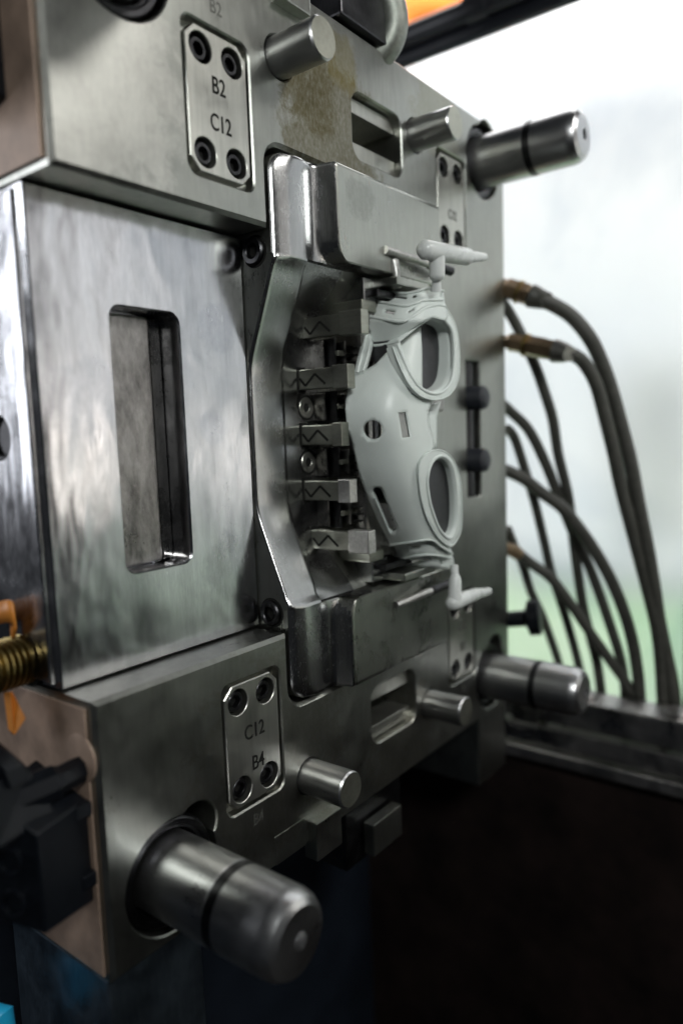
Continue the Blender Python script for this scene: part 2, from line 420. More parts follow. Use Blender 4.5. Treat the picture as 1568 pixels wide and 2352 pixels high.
# guide pins with bushings
def guide_pin(cx, cz):
    p = MB().lathe((cx, 38, cz), (0, -1, 0), [(0, 30), (100, 30), (101, 28.8), (108, 28.8), (109, 30), (148, 29.6), (154, 28.6), (159, 26.0), (162, 21.5), (163, 7.5), (162.8, 6), (155, 5.5)], 64)
    p = p.build('guide_pin', 'pin', mold, smooth=28)
    MB().lathe((cx, -62.6, cz), (0, -1, 0), [(0, 30.1), (8.2, 30.1)], 64, cap=False).build('oil_groove', 'dark', p, smooth=40)
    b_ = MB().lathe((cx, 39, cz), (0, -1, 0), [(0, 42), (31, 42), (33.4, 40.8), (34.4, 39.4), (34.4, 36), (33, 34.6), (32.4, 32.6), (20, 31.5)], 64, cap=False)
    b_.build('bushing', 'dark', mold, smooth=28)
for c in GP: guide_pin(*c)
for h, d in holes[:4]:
    v_, f_ = fill(offs(h, -0.3), []); MB().add([(p.x, 36, p.y) for p in v_], f_).build('bore_shade_sheet', 'dark', mold, recalc=False)  # dark sheet put in for the shade deep in each bore
# return pins
rp0 = None
for x in (480, 693):
    for s in (1, -1):
        o = MB().lathe((x, 19, s*311.5), (0, -1, 0), [(0, 16.2), (64.6, 16.2), (66.2, 15.0), (66.3, 14.9)], 48, cap=False).build('return_pin', 'pin', mold, smooth=30)
        MB().lathe((x, -47.2, s*311.5), (0, -1, 0), [(0, 15), (0.2, 15)], 48).build('end_face', 'pin_end', o)

# wear plates with four socket screws each
def socket_screw(parent, x, y, z, r, mat='dark', ax=(0, -1, 0), nm='screw', hx=0.55):
    m_ = MB(); ax = Vector(ax)
    m_.lathe(Vector((x, y, z))-ax*8, ax, [(0, r), (6.6, r), (8, r-1.2), (8, r*(hx+0.05))], 28, cap=False)
    a = ax.orthogonal().normalized(); b_ = ax.cross(a); c = Vector((x, y, z))
    k = len(m_.v); n = 28
    hexr = [c + (a*math.cos(i*math.pi/3)+b_*math.sin(i*math.pi/3))*r*0.55 for i in range(6)]
    m_.lathe(Vector((x, y, z)), ax, [(0, r*(hx+0.05)), (-0.8, r*hx)], 28, cap=False)
    m_.lathe(Vector((x, y, z))-ax*0.8, ax, [(0, r*hx), (-4.5, r*hx*0.92)], 6, cap=False)
    m_.lathe(Vector((x, y, z))-ax*5.3, ax, [(0, r*hx*0.92), (-0.2, 0.2)], 6, cap=False)
    return m_.build(nm, mat, parent, smooth=35, recalc=True)
def wear_plate(cx, cz):
    sc = [(cx+a*16, cz+b_*37.2) for a in (-1, 1) for b_ in (-1, 1)]
    wp = slab(MB(), octa(cx-31, cx+31, cz-52, cz+52, 9)[::1], [(circ(x, z, 11, 36), None) for x, z in sc], 0.6, 8.6, 0.8, 0.5).build('wear_plate', 'tagplate', mold, smooth=25, recalc=False)
    for x, z in sc:
        MB().lathe((x, 8.4, z), (0, -1, 0), [(0, 11), (0.2, 11)], 24).build('counterbore', 'ink', wp)
        socket_screw(wp, x, 3.2, z, 8.6)
    return wp
W = [wear_plate(*c) for c in WP]
cx, cz = WP[0]
text('B2', 17.5, 0.78, cx+0.5, 0.45, cz+14, 'ink', W[0]); text('C12', 17.5, 0.74, cx+1, 0.45, cz-13, 'ink', W[0])
cx, cz = WP[2]
text('C12', 17.5, 0.80, cx+1, 0.45, cz+7.5, 'ink', W[2]); text('B4', 17.5, 0.80, cx+3.5, 0.45, cz-20.5, 'ink', W[2])
cx, cz = WP[1]
text('C12', 15, 0.78, cx+2, 0.45, cz-12, 'stamp', W[1])
cx, cz = WP[3]
text('C12', 15, 0.78, cx+2, 0.45, cz+12, 'stamp', W[3]); text('B3', 15, 0.78, cx+2, 0.45, cz-14, 'stamp', W[3])
text('B2', 14, 0.85, 410, 0, 321, 'stamp', mold, 'stamped_mark', depth=0.12)
text('B4', 14, 0.85, 412, 0, -321, 'stamp', mold, 'stamped_mark', depth=0.12)
text('B3', 13, 0.85, 776, 0, -318, 'stamp', mold, 'stamped_mark', depth=0.12)
# ledges inside the two window pockets
for s in (1, -1):
    MB().add([], [])
    lo = [(583, 8), (662, 8)]
    z0, z1 = sorted((s*261.5, s*279)); MB().box(581, 664, 9, 58, z0, z1).build('pocket_ledge', 'tagplate', mold, bevel=0.8)
    z0, z1 = sorted((s*306, s*319.6)); MB().box(581, 664, 9, 58, z0, z1).build('pocket_ledge', 'tagplate', mold, bevel=0.8)
    MB().lathe((606, 59, s*292), (0, -1, 0), [(0, 9), (12, 9), (13, 8)], 24).build('pocket_bolt', 'dark', mold, smooth=30)
# slot with a rod and two rubber stops
MB().lathe((818, 17, -83.5), (0, 0, 1), [(0, 13.4), (167, 13.4)], 28).build('slot_rod', 'dark', mold, smooth=30)
for z in (38, -38):
    MB().lathe((809, 26, z), (0, -1, 0), [(0, 14.5), (40, 14.5), (44, 13.4), (46.5, 9.4), (47, 8)], 36).build('rubber_stop', 'rubber', mold, smooth=40)
# stepped blocks at lower and upper edge
MB().box(474, 511, -10.5, 5, -389, -352.5).build('stop_block', 'plate', mold, bevel=1.2)
MB().box(566, 618, -8, 5, -432, -398).build('stop_block', 'plate', mold, bevel=1.2)
MB().box(540, 640, 8, 60, -440, -376).build('stop_rail', 'dark', mold, bevel=1.2)
MB().box(430, 470, -0.8, 4, -373, -347).build('cover_strip', 'plate', mold, bevel=0.4)
MB().box(474, 511, -10.5, 5, 352.5, 392).build('stop_block', 'plate', mold, bevel=1.2)
MB().box(560, 640, -6, 60, 377, 440).build('top_bracket', 'dark', mold, bevel=2)
hk = spline([(640, 14, 372), (645, 0, 386), (646, -6, 404), (640, -4, 424), (628, 4, 436)], 6)
MB().tube(hk, [15]*24+[13], 20).build('lifting_lug', 'cast', mold, smooth=40)

# ================================================================== the core insert in its pocket
ins = thing('core_insert', 'machined core insert with scooped middle, seated in the mould centre', 'mould insert')
def lerp_prof(pr, a):
    for (a0, y0), (a1, y1) in zip(pr, pr[1:]):
        if a <= a1: return y0+(y1-y0)*(a-a0)/max(a1-a0, 1e-6)
    return pr[-1][1]
PL = [(0, 35), (54, 35), (62, 34.3), (70, 32.4), (80, 28.8), (144, 3), (150, -1), (300, -1)]
PB = [(0, 37.5), (54, 37.5), (62, 36.8), (70, 35.2), (80, 32.2), (146, 6), (152.6, 3), (153.2, -1), (300, -1)]
PR = [(0, 38.5), (104, 38.5), (112, 36), (146, 7), (152.6, 3), (153.2, -1), (300, -1)]
PF = [(0, 38.5), (104, 38.5), (112, 36), (146, 7), (152.6, 3), (153.2, -18.6), (154.5, -20), (300, -20)]
rows = [0, 16, 32, 48, 54, 58, 62, 66, 70, 75, 80, 95, 104, 108, 112, 118, 124, 130, 138, 144, 146, 148, 150, 152.6, 153.2, 154.5, 156, 158, 161, 164, 168, 172, 180, 195, 210, 219, 223, 227, 230, 233, 235.2, 237]
rows = [-a for a in rows[:0:-1]] + rows
cols = [463, 463.5, 464.4, 466, 470, 478, 480, 484, 490, 500, 503, 504, 505, 507, 510, 513, 516, 518.5, 520, 521.5, 523.5, 525, 526, 527.2, 530, 540, 560, 590, 620, 650, 680, 704, 706]
def hgt(x, a):
    if x <= 503: y = lerp_prof(PL, a)
    elif x < 507:
        u = (x-503)/4; y = lerp_prof(PL, a)*(1-u)+lerp_prof(PB, a)*u
    elif x < 527.2:
        ub = max(0, min(1, (x-507)/36)); lo = lerp_prof(PB, a)*(1-ub)+lerp_prof(PR, a)*ub; hi = lerp_prof(PF, a)
        u = 0 if x <= 510 else (0.16*((x-510)/10)**2.2 if x < 520 else 0.16+0.78*(x-520)/5 if x <= 525 else 0.94+0.06*(x-525)/2.2)
        y = lo+(hi-lo)*min(u, 1) if a > 152.7 else lo
    else:
        ub = max(0, min(1, (x-507)/36)); y = lerp_prof(PF, a) if a > 152.7 else lerp_prof(PB, a)*(1-ub)+lerp_prof(PR, a)*ub
    if a > 149:                     # rolled shape of the low step
        st = [(463, 4.2), (464.4, 2.4), (466, 1.2), (470, 0.2), (478, -1.6), (480, -2.0), (484, -2.4), (500, -2.2), (510, -0.6), (516, -0.2), (520, 0), (900, 0)]
        w_ = min(1, (a-149)/3.0)
        if x < 520: y += w_*lerp_prof(st, x)
    if x < 466 and a <= 152: y += {463: 2.2, 463.5: 1.2, 464.4: 0.4}.get(x, 0)
    if x in (504,) and a < 149: y -= 0.5
    if x > 705: y += 1.5
    if a > 236: y += 1.2
    return y
im = MB(); nC = len(cols)
for z in rows:
    a = abs(z)
    for x in cols:
        y = hgt(x, a); xx = x
        if a > 219: xx += (18-math.sqrt(max(0, 18*18-(a-219)**2)))*max(0, (504-x)/41) if x < 504 else 0
        if 153 < a < 172 and x >= 518: 
            sh = 16-math.sqrt(max(0, 16*16-(172-a)**2*0.72)); xx += sh*max(0, min(1, (570-x)/44))
        im.v.append(Vector((xx, y, z)))
for j in range(len(rows)-1):
    for i in range(nC-1):
        im.f.append((j*nC+i, j*nC+i+1, (j+1)*nC+i+1, (j+1)*nC+i))
loop = [i for i in range(nC)] + [j*nC+nC-1 for j in range(1, len(rows))] + [(len(rows)-1)*nC+i for i in range(nC-2, -1, -1)] + [j*nC for j in range(len(rows)-2, 0, -1)]
k = len(im.v)
for i in loop: p = im.v[i]; im.v.append(Vector((p.x, 140, p.z)))
for q in range(len(loop)):
    q2 = (q+1) % len(loop); im.f.append((loop[q], loop[q2], k+q2, k+q))
ib = im.build('insert_block', 'insert', ins, smooth=34)
ib.data.materials.append(M['scoop'])
for p in ib.data.polygons:
    c = p.center/S
    if c.x < 575 and abs(c.z) < 153.1 and c.y < 60 or c.x < 526 and c.y < 60 and c.x > 463.01: p.material_index = 1
# socket screws on the flank of the insert, above and below the slide
for s in (1, -1):
    MB().lathe((463.2, 22, s*157), (-1, 0, 0), [(0, 13.6), (0.4, 13.6)], 36).build('counterbore', 'ink', ins)
    socket_screw(ins, 458.5, 22, s*157, 11.5, ax=(-1, 0, 0))
# core behind the moulding
MB().box(574, 694, -6, 60, -128, 128).build('core_block', 'core', ins, bevel=4)
MB().box(590, 690, -30, 0, -70, -20).build('core_boss', 'core', ins, bevel=3)
MB().box(590, 690, -30, 0, 20, 70).build('core_boss', 'core', ins, bevel=3)
hc = at(855, 988, -2)
for dx_, mt_ in ((-13, 'core'), (-3, 'dark'), (8, 'insert')):
    MB().box(hc.x+dx_-3, hc.x+dx_+3.5, -9, 0, hc.z-22, hc.z+22).build('core_rib', mt_, ins, bevel=0.8)
# lifters with zigzag oil grooves
BL = [(540.5, 101.4, -32, 26), (530.5, 52.6, -22, 18), (531.5, 0, -12, 11), (532, -53, -19, 14), (541, -102, -32, 24)]
for x0, z0, tip, tl_ in BL:
    tilt = 0.03*(1 if z0 > 0 else -1)*(abs(z0)/100)
    ye = tip+tl_
    def P(x, y, z): return (x, y, z0+z+(40-y)*tilt*-0.4)
    o = MB().hexa([P(x0, 46, -9.4), P(x0+9, 46, -9.4), P(x0+9, ye, -9.4), P(x0, ye, -9.4),
                   P(x0, 46, 9.4), P(x0+9, 46, 9.4), P(x0+9, ye, 9.4), P(x0, ye, 9.4)]).build('lifter', 'blade', ins, bevel=0.9)
    MB().hexa([P(x0-1.2, ye, -11), P(x0+10.5, ye, -11), P(x0+10.5, tip, -11), P(x0-1.2, tip, -11),
               P(x0-1.2, ye, 11), P(x0+10.5, ye, 11), P(x0+10.5, tip, 11), P(x0-1.2, tip, 11)]).build('lifter_tip', 'blade_tip' if z0 < -20 else 'blade', o, bevel=1)
    zz = [(36, 1.5), (29, -6), (17, 4.5), (5, -5.5)] ; g = MB()
    for (ya, za), (yb, zb) in zip(zz, zz[1:]):
        d = Vector((yb-ya, zb-za)).normalized(); n_ = Vector((-d.y, d.x))*1.2
        q = [P(x0-0.25, ya+n_.x, za+n_.y), P(x0-0.25, yb+n_.x, zb+n_.y), P(x0-0.25, yb-n_.x, zb-n_.y), P(x0-0.25, ya-n_.x, za-n_.y)]
        g.add(q+[(p[0]+1.4, p[1], p[2]) for p in q], [(0, 1, 2, 3), (7, 6, 5, 4), (0, 4, 5, 1), (1, 5, 6, 2), (2, 6, 7, 3), (3, 7, 4, 0)])
    g.build('oil_groove', 'ink', o, recalc=True)
    # slot shadow gap round the root
    MB().box(x0-1.6, x0+10.6, 37.6, 38.2, z0-12.2, z0+12.2).build('slot_gap', 'ink', o)
# flush screws on the scoop floor
for z in (26.5, -26):
    MB().lathe((541, 39, z), (0, -1, 0), [(0, 12.6), (0.9, 12.6)], 36).build('screw_gap', 'ink', ins)
    sc_ = socket_screw(ins, 541, 37.4, z, 10.8, 'tagplate', hx=0.40)
    MB().lathe((541, 42.2, z), (0, -1, 0), [(0, 4.6), (1.0, 4.6)], 6).build('socket', 'ink', sc_)
# narrow ribs and pins between the lifters
for zc in (77, 27, -27, -77):
    for q, (xr, yr, h) in enumerate(((552, 24, 13), (558, 14, 15), (566, 8, 12))):
        MB().box(xr, xr+2.6, yr, 42, zc-h, zc+h).build('core_rib', 'core' if q != 1 else 'dark', ins, bevel=0.5)
    MB().box(556, 574, 9, 12, zc-2.5, zc+2.5).build('core_key', 'blade', ins, bevel=0.6)
    for q in range(3):
        MB().box(566.5, 574, -2, 6, zc-9+q*7, zc-7.8+q*7).build('vent_fin', 'ink', ins)
# side sliders at both ends of the moulding
for s in (1, -1):
    for (x0, x1, y0, y1, z0, z1, mt_) in ((584, 612, -4, 40, 126, 150, 'scoop'), (590, 640, -16, 20, 131, 138, 'dark'), (572, 596, -10, 34, 116, 127, 'blade'),
                                          (600, 660, -32, 20, 141, 149, 'insert')):
        a, b_ = sorted((s*z0, s*z1)); MB().box(x0, x1, y0, y1, a, b_).build('end_slide', mt_, ins, bevel=1.5)

# ================================================================== the slide
sl = thing('slide_block', 'polished steel slide with a long rounded pocket, left of the core insert', 'mould slide')
slab(MB(), [(265, -170.5), (461.5, -170.5), (461.5, 170.5), (265, 170.5)], [(rrect(325, 388, -99, 99, 9, 8), 30)], 37, 148, 1.0, 1.4).build('slide_body', 'polished', sl, smooth=25, recalc=False)
MB().box(326, 374, 56, 66.8, -97.5, 97.5).build('pocket_floor', 'pocketfloor', sl, bevel=2.5, seg=3)
MB().box(377, 387.4, 60, 66.6, -97.5, 97.5).build('pocket_strip', 'core', sl, bevel=1.2)
# cover plate with a threaded port on the slide's flank
cp = MB(); hole_ = circ(84, 6, 15.4, 40); outl = [(42, -166), (146, -166), (146, 166), (42, 166)]
o2 = offs(outl, -1.2); h2 = offs(hole_, 1.0); v_, f_ = fill(o2, [h2]); cp.add([(259.5, p.x, p.y) for p in v_], f_)
for a_, xa, b_, xb in ((o2, 259.5, outl, 260.7), (outl, 260.7, outl, 265), (h2, 259.5, hole_, 260.4)):
    n = len(a_); cp.add([(xa, *p) for p in a_]+[(xb, *p) for p in b_], [(i, (i+1) % n, n+(i+1) % n, n+i) for i in range(n)])
cp = cp.build('flank_plate', 'polished', sl, smooth=25, recalc=False)
tp = MB().lathe((260.2, 84, 6), (1, 0, 0), [(0, 15.4), (0.8, 13.6), (1.6, 15.4), (2.4, 13.6), (3.2, 15.4), (4.0, 13.6), (4.7, 15.2)], 40, cap=False)
tp.lathe((264.8, 84, 6), (1, 0, 0), [(0, 15.3), (0.1, 0.2)], 40, cap=False)
tp.build('threaded_port', 'dark', cp, smooth=20)

# ================================================================== the moulding on the core
UL = [(640, 868), (665, 866), (690, 858), (726, 850), (760, 842), (800, 832), (866, 808), (925, 793), (985, 797), (1016, 808), (1098, 827), (1188, 861), (1252, 887), (1290, 906), (1320, 920)]
def ul(v):
    for (v0, u0), (v1, u1) in zip(UL, UL[1:]):
        if v <= v1: return u0+(u1-u0)*(v-v0)/(v1-v0)
    return UL[-1][1]
def ydep(u, v):
    a = sum(ul(v+q) for q in (-24, -12, 0, 12, 24))/5
    s = max(-0.1, min(1.1, (u-a)/(1056-a)))
    return -10 - 52*s - 22*math.sin(math.pi*max(0, min(1, s))) + 15*((v-985)/325)**2
gf = thing('goggle_frame', 'light grey moulded plastic goggle frame still sitting on the core insert', 'plastic moulding')
def panel(name, outer_, holes_, mat, parent, thick=3.0, dy=0.0, step=7, yf=None, smooth=60):
    yf = yf or (lambda u, v: ydep(u, v)+dy)
    us = [p[0] for p in outer_]; vs = [p[1] for p in outer_]; ex = []
    loops = [outer_]+list(holes_)
    u = min(us)
    segs = [(l[i], l[(i+1) % len(l)]) for l in loops for i in range(len(l))]
    def far(p):
        for a, b_ in segs:
            a = Vector(a); d = Vector(b_)-a; tt = max(0, min(1, (Vector(p)-a).dot(d)/max(d.length_squared, 1e-9)))
            if (a+d*tt-Vector(p)).length < step*0.45: return False
        return True
    row = 0
    v = min(vs)
    while v < max(vs):
        u = min(us)+(row % 2)*step/2
        while u < max(us):
            if inside((u, v), outer_) and not any(inside((u, v), h) for h in holes_) and far((u, v)): ex.append((u, v))
            u += step
        v += step*0.87; row += 1
    ov, fs = fill(outer_, holes_, ex)
    mb = MB(); pts = [at(p.x, p.y, yf(p.x, p.y)) for p in ov]
    mb.add(pts, fs)
    # face the sight line
    f0 = fs[0]; nn = sum(((pts[f[1]]-pts[f[0]]).cross(pts[f[2]]-pts[f[0]]) for f in fs), Vector())
    if nn.dot(FWD) > 0: mb.f = [tuple(reversed(f)) for f in mb.f]
    return mb.build(name, mat, parent, smooth=smooth, recalc=False, solid=thick)
def dens(pts, k=4):          # smooth a traced closed outline
    return [(p.x, p.y) for p in closed_spline([(*p, 0) for p in pts], k)]
def slot_loop(a, b_, r, n=7):
    a = Vector(a); b_ = Vector(b_); d = (b_-a).normalized(); th = math.atan2(d.y, d.x); out = []
    for c, t0 in ((b_, th-math.pi/2), (a, th+math.pi/2)):
        for i in range(n+1):
            q = t0+math.pi*i/n; out.append((c.x+r*math.cos(q), c.y+r*math.sin(q)))
    return out
ringU_o = [(900, 798), (917, 838), (940, 883), (966, 909), (1000, 918), (1033, 905), (1052, 868), (1054, 808), (1046, 748), (1026, 716), (994, 716), (960, 737), (934, 758), (908, 782)]
ringU_i = [(917, 789), (928, 822), (940, 849), (958, 884), (988, 903), (1018, 896), (1037, 868), (1043, 808), (1038, 758), (1022, 736), (994, 728), (964, 743), (938, 763), (914, 784)]
ringL_o = [(1011, 1034), (981, 1042), (962, 1074), (966, 1136), (981, 1190), (1006, 1234), (1034, 1254), (1052, 1234), (1060, 1200), (1057, 1110), (1040, 1056)]
ringL_i = [(1013, 1047), (992, 1060), (981, 1098), (984, 1140), (992, 1173), (1010, 1218), (1032, 1236), (1046, 1208), (1049, 1147), (1043, 1091), (1032, 1060)]
bodyo = [(810, 866), (824, 856), (844, 847), (864, 834), (884, 812), (900, 798), (917, 838), (940, 883), (966, 909), (1000, 919), (992, 927), (985, 940), (983, 960), (986, 982), (992, 1000), (998, 1033),
         (981, 1042), (962, 1074), (966, 1136), (981, 1190), (1006, 1234), (1034, 1256), (1040, 1272), (1012, 1256), (988, 1241), (935, 1248), (888, 1255), (861, 1188), (827, 1098), (808, 1016), (797, 984), (793, 941), (794, 920), (800, 892)]
body_holes = [[(855+23*math.cos(i*math.pi/14), 988+23*math.sin(i*math.pi/14)) for i in range(28)],
              [(914, 946), (932, 946), (943, 1003), (924, 1006)], slot_loop((866, 1130), (900, 1212), 11)]
panel('visor_shell', bodyo, body_holes, 'plastic', gf, 3.4)
band = [(887, 1252), (935, 1245), (988, 1238), (1012, 1253), (1041, 1270), (1038, 1282), (981, 1274), (910, 1287)]
panel('end_band', band, [slot_loop((944, 1259), (958, 1258), 4), slot_loop((1006, 1258), (1014, 1263), 1.6)], 'plastic', gf, 3, 4)
armo = [(850, 726), (842, 750), (848, 762), (846, 782), (852, 793), (876, 791), (912, 783), (938, 763), (964, 743), (994, 728), (1022, 736), (1030, 726), (1022, 702), (1004, 699), (974, 707), (944, 728), (920, 737), (885, 733)]
panel('temple_arm', armo, [], 'plastic', gf, 3.4, 0, yf=lambda u, v: ydep(u, v)-9+max(0, v-735)*0.26)
bandu = [(860, 689), (895, 696), (930, 701), (952, 696), (974, 688), (1016, 687), (1020, 688), (1023, 703), (1004, 701), (974, 709), (944, 730), (920, 739), (885, 735), (850, 728)]
panel('arm_band', bandu, [slot_loop((887, 714), (901, 717), 5), slot_loop((938, 716), (950, 709), 2)], 'plastic', gf, 3, -1)
flange = [(864, 680), (872, 678), (882, 666), (932, 673), (986, 661), (1018, 668), (1021, 689), (974, 690), (952, 698), (930, 703), (895, 698), (858, 690)]
panel('upper_flange', flange, [[(888, 673), (935, 681), (933, 687), (889, 681)], slot_loop((949, 681), (955, 679), 3), slot_loop((1013, 676), (1013, 680), 1.6)], 'plastic', gf, 3, 7)
foot = [(910, 1285), (981, 1273), (1040, 1280), (1046, 1305), (1033, 1308), (981, 1303), (938, 1306)]
panel('lower_flange', foot, [[(930, 1292), (985, 1281), (986, 1286), (936, 1298)], slot_loop((1012, 1288), (1014, 1296), 2.2)], 'plastic', gf, 3, 9)
def rim(name, o_, i_, back, arc=None):
    if arc:                                   # open rim: only the traced arc carries a flange
        ao = [(p.x, p.y) for p in spline([(*q, 0) for q in arc[0]], 5)]; ai = [(p.x, p.y) for p in spline([(*q, 0) for q in arc[1]], 5)]
        r = panel(name, ao+ai[::-1], [], 'plastic', gf, 4, -4.5, step=5)
        op, ip = ao, ai
    else:
        op, ip = dens(o_), dens(i_)
        r = panel(name, op, [ip], 'plastic', gf, 4, -2.6, step=5)
    ii = dens(i_); mb = MB(); n = len(ii)
    a = [at(u, v, ydep(u, v)-3) for u, v in ii]
    c = sum(a, Vector())/n
    rings_ = [[c+(p-c)*(1-0.05*q)+Vector((4, back, 0))*q for p in a] for q in (0, 0.33, 0.66, 1.0)]
    for rg in rings_: mb.v += rg
    for j in range(3):
        for i in range(n): mb.f.append((j*n+i, j*n+(i+1) % n, (j+1)*n+(i+1) % n, (j+1)*n+i))
    mb.build('eye_cup', 'plastic', r, smooth=50, solid=2)
    pl = MB(); k_ = [c+(p-c)*0.97+Vector((4, back, 0))*0.7 for p in a]; k2 = [p+Vector((0, 20, 0)) for p in k_]
    pl.add(k_+k2, [tuple(range(n))]+[(i, (i+1) % n, n+(i+1) % n, n+i) for i in range(n)]); pl.build('core_plug', 'plug', ins, smooth=30)
    # outer skirt running back from the rim
    sk = MB(); a = [at(u, v, ydep(u, v)-(4 if arc else 2.2)) for u, v in op]; n = len(a); m_ = n if not arc else n-1
    sk.v += a+[p+Vector((2, 9, 0)) for p in a]; sk.f += [(i, (i+1) % n, n+(i+1) % n, n+i) for i in range(m_)]
    sk.build('rim_skirt', 'plastic', r, smooth=50)
    for lp, rr in ((ip, 1.7), (op, 0.8)):
        pts = [at(u, v, ydep(u, v)-(4.4 if arc else 2.6)) for u, v in lp]
        (MB().tube(pts, rr, 8) if arc else MB().ring(pts, rr)).build('rim_bead', 'plastic', r, smooth=60)
rim('eye_rim', ringU_o, ringU_i, 24, ([(902, 797), (917, 838), (940, 883), (966, 909), (1000, 918), (1033, 905), (1052, 868), (1054, 808), (1046, 748), (1024, 706)],
                                      [(913, 792), (928, 828), (948, 870), (970, 894), (996, 904), (1020, 896), (1038, 868), (1043, 808), (1038, 760), (1020, 734)]))
rim('eye_rim', ringL_o, ringL_i, 12)
panel('inner_wall', [(912, 790), (938, 766), (966, 750), (969, 800), (970, 892), (946, 868), (928, 828)], [], 'plastic', gf, 2, 7)
def bead(pts, r=1.0, dy=-2.6, nm='edge_bead'):
    p2 = spline([(u, v, 0) for u, v in pts], 6)
    MB().tube([at(p.x, p.y, ydep(p.x, p.y)+dy) for p in p2], r, 8).build(nm, 'plastic', gf, smooth=60)
bead([(850, 727), (885, 734), (920, 738), (944, 729), (974, 708), (1004, 700), (1021, 703)], 1.7, -8.5)
bead([(860, 690), (895, 697), (930, 702), (952, 697), (974, 689), (1016, 688)], 1.4, -1.5)
bead([(882, 666), (932, 673), (986, 661), (1018, 668)], 1.2, 6)
bead([(888, 1254), (935, 1247), (988, 1240), (1012, 1255), (1036, 1270)], 1.2, -0.8)
bead([(910, 1286), (981, 1274), (1036, 1281)], 1.3, 3.2)
bead([(860, 1142), (890, 1212), (897, 1226)], 0.9, -0.8)
bead([(851, 794), (876, 792), (912, 784), (938, 764), (964, 744), (994, 729)], 1.4, 3)
# clip bar bridging the notch
panel('clip_bar', [(838, 756), (848, 764), (853, 786), (836, 856), (826, 852), (811, 864), (824, 810)], [], 'plastic', gf, 4, -1)
bead([(842, 764), (832, 806), (820, 856)], 1.5, -1.5)
bead([(850, 788), (842, 822), (833, 852)], 1.2, -1.5)
# inner wall seen past the nose bridge
panel('nose_wall', [(985, 930), (1012, 922), (1003, 958), (1004, 1028), (998, 1033), (990, 997), (982, 961)], [], 'plastic', gf, 2.5, 14)
# gating still attached at both ends
rn = MB()
a0 = at(975, 573, -58); a1 = at(1072, 589, -66); a2 = at(1078, 589, -66.4); a3 = at(1112, 590, -69)
rn.tube([a0-(a1-a0)*0.085, a0-(a1-a0)*0.06, a0, a1, a2, a3, a3+(a3-a2)*0.06], [2.5, 7, 9.2, 8.6, 6.2, 4.0, 1.5], 20)
b0 = at(1003, 580, -60); b1 = at(1003, 634, -60); rn.tube([b0, b1, b1+Vector((0, 0, -3)), b1+Vector((0, 0, -5))], [7.8, 7.6, 6, 2], 20)
rn.tube([at(1002, 636, -58), at(1001, 668, -55)], [4, 5.5], 12)
rn.build('runner', 'sprue', gf, smooth=50)
rn = MB()
a0 = at(1040, 1385, -58); a1 = at(1092, 1364, -60); a2 = at(1097, 1363, -60.3); a3 = at(1122, 1358, -62)
rn.tube([a0-(a1-a0)*0.16, a0-(a1-a0)*0.12, a0, a1, a2, a3, a3+(a3-a2)*0.08], [2.5, 6, 8.4, 6.6, 5.8, 4.2, 1.5], 20)
b0 = at(1044, 1378, -59); b1 = at(1045, 1332, -58); rn.tube([b0, b1, b1+Vector((0, 0, 4)), b1+Vector((0, 0, 6))], [7.2, 6.4, 5, 3.5], 20)
rn.tube([at(1045, 1335, -57), at(1042, 1298, -54)], [3.8, 4.6], 12)
rn.build('runner', 'sprue', gf, smooth=50)
# bright ejector rods lying in the runner grooves
for p in (((884, 573, -21), (985, 606, -30)), ((908, 1390, -21), (990, 1357, -28))):
    a, b_ = (at(*q) for q in p)
    o = MB().tube([a, b_], 4.0, 16).build('ejector_rod', 'blade_tip', ins, smooth=40)
    MB().tube([b_, b_+(b_-a)*0.55], 5.0, 16).build('rod_sleeve', 'dark', o, smooth=40)
MB().tube([at(903, 598, -20), at(909, 625, -22), at(912, 662, -22)], [5, 4, 4], 12).build('ejector_pin', 'blade_tip', ins, smooth=40)

# ================================================================== flank fittings at the left
bf = thing('brass_fitting', 'threaded brass hose fitting screwed into the slide flank', 'fitting')
c0 = atx(60, 1512, 262)
pr = [(0, 15)]
for i in range(6): pr += [(2+i*4.8, 18.2), (3.4+i*4.8, 18.2), (4.4+i*4.8, 14.8), (5.8+i*4.8, 14.8)]
pr += [(32, 17), (33, 14), (50, 13.5), (51, 11)]
MB().lathe(c0, (-1, -0.12, 0.02), pr, 40).build('threaded_body', 'brass', bf, smooth=22)
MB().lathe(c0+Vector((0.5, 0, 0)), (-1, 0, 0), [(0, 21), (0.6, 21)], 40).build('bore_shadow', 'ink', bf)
def ribbon(pts, wdt, th, mat, parent, name):
    pts = spline(pts, 8); mb = MB(); k = 0
    for p in pts:
        for dz, dy in ((0, 0), (0, th)):
            pass
    a = [p+Vector((0, 0, wdt/2)) for p in pts]; b_ = [p-Vector((0, 0, wdt/2)) for p in pts]; n = len(pts)
    mb.add(a+b_, [(i, i+1, n+i+1, n+i) for i in range(n-1)])
    return mb.build(name, mat, parent, smooth=60, solid=th)
og = tag(ribbon([atx(-30, 1420, 250), atx(10, 1405, 248), atx(36, 1415, 252), atx(30, 1450, 256)], 16, 2, 'orange', None, 'cable_tag'), 'small orange plastic tag above the brass fitting', 'tag')
og2 = MB().hexa([atx(8, 1590, 240), atx(24, 1590, 240), atx(34, 1690, 240), atx(18, 1675, 240), atx(8, 1590, 243), atx(28, 1590, 243), atx(60, 1650, 243), atx(30, 1690, 243)]).build('cable_tie', 'orange', None, bevel=0.6)
tag(og2, 'orange tie hanging below the brass fitting', 'cable tie')
cn = thing('cable_connector', 'black rectangular cable connector on the lower left flank of the mould', 'connector')
A = Vector((214, -10, 0)); e1 = Vector((48, 21.5, 0)); e2 = Vector((-15, 34, 0)); zt, zb = -237, -303
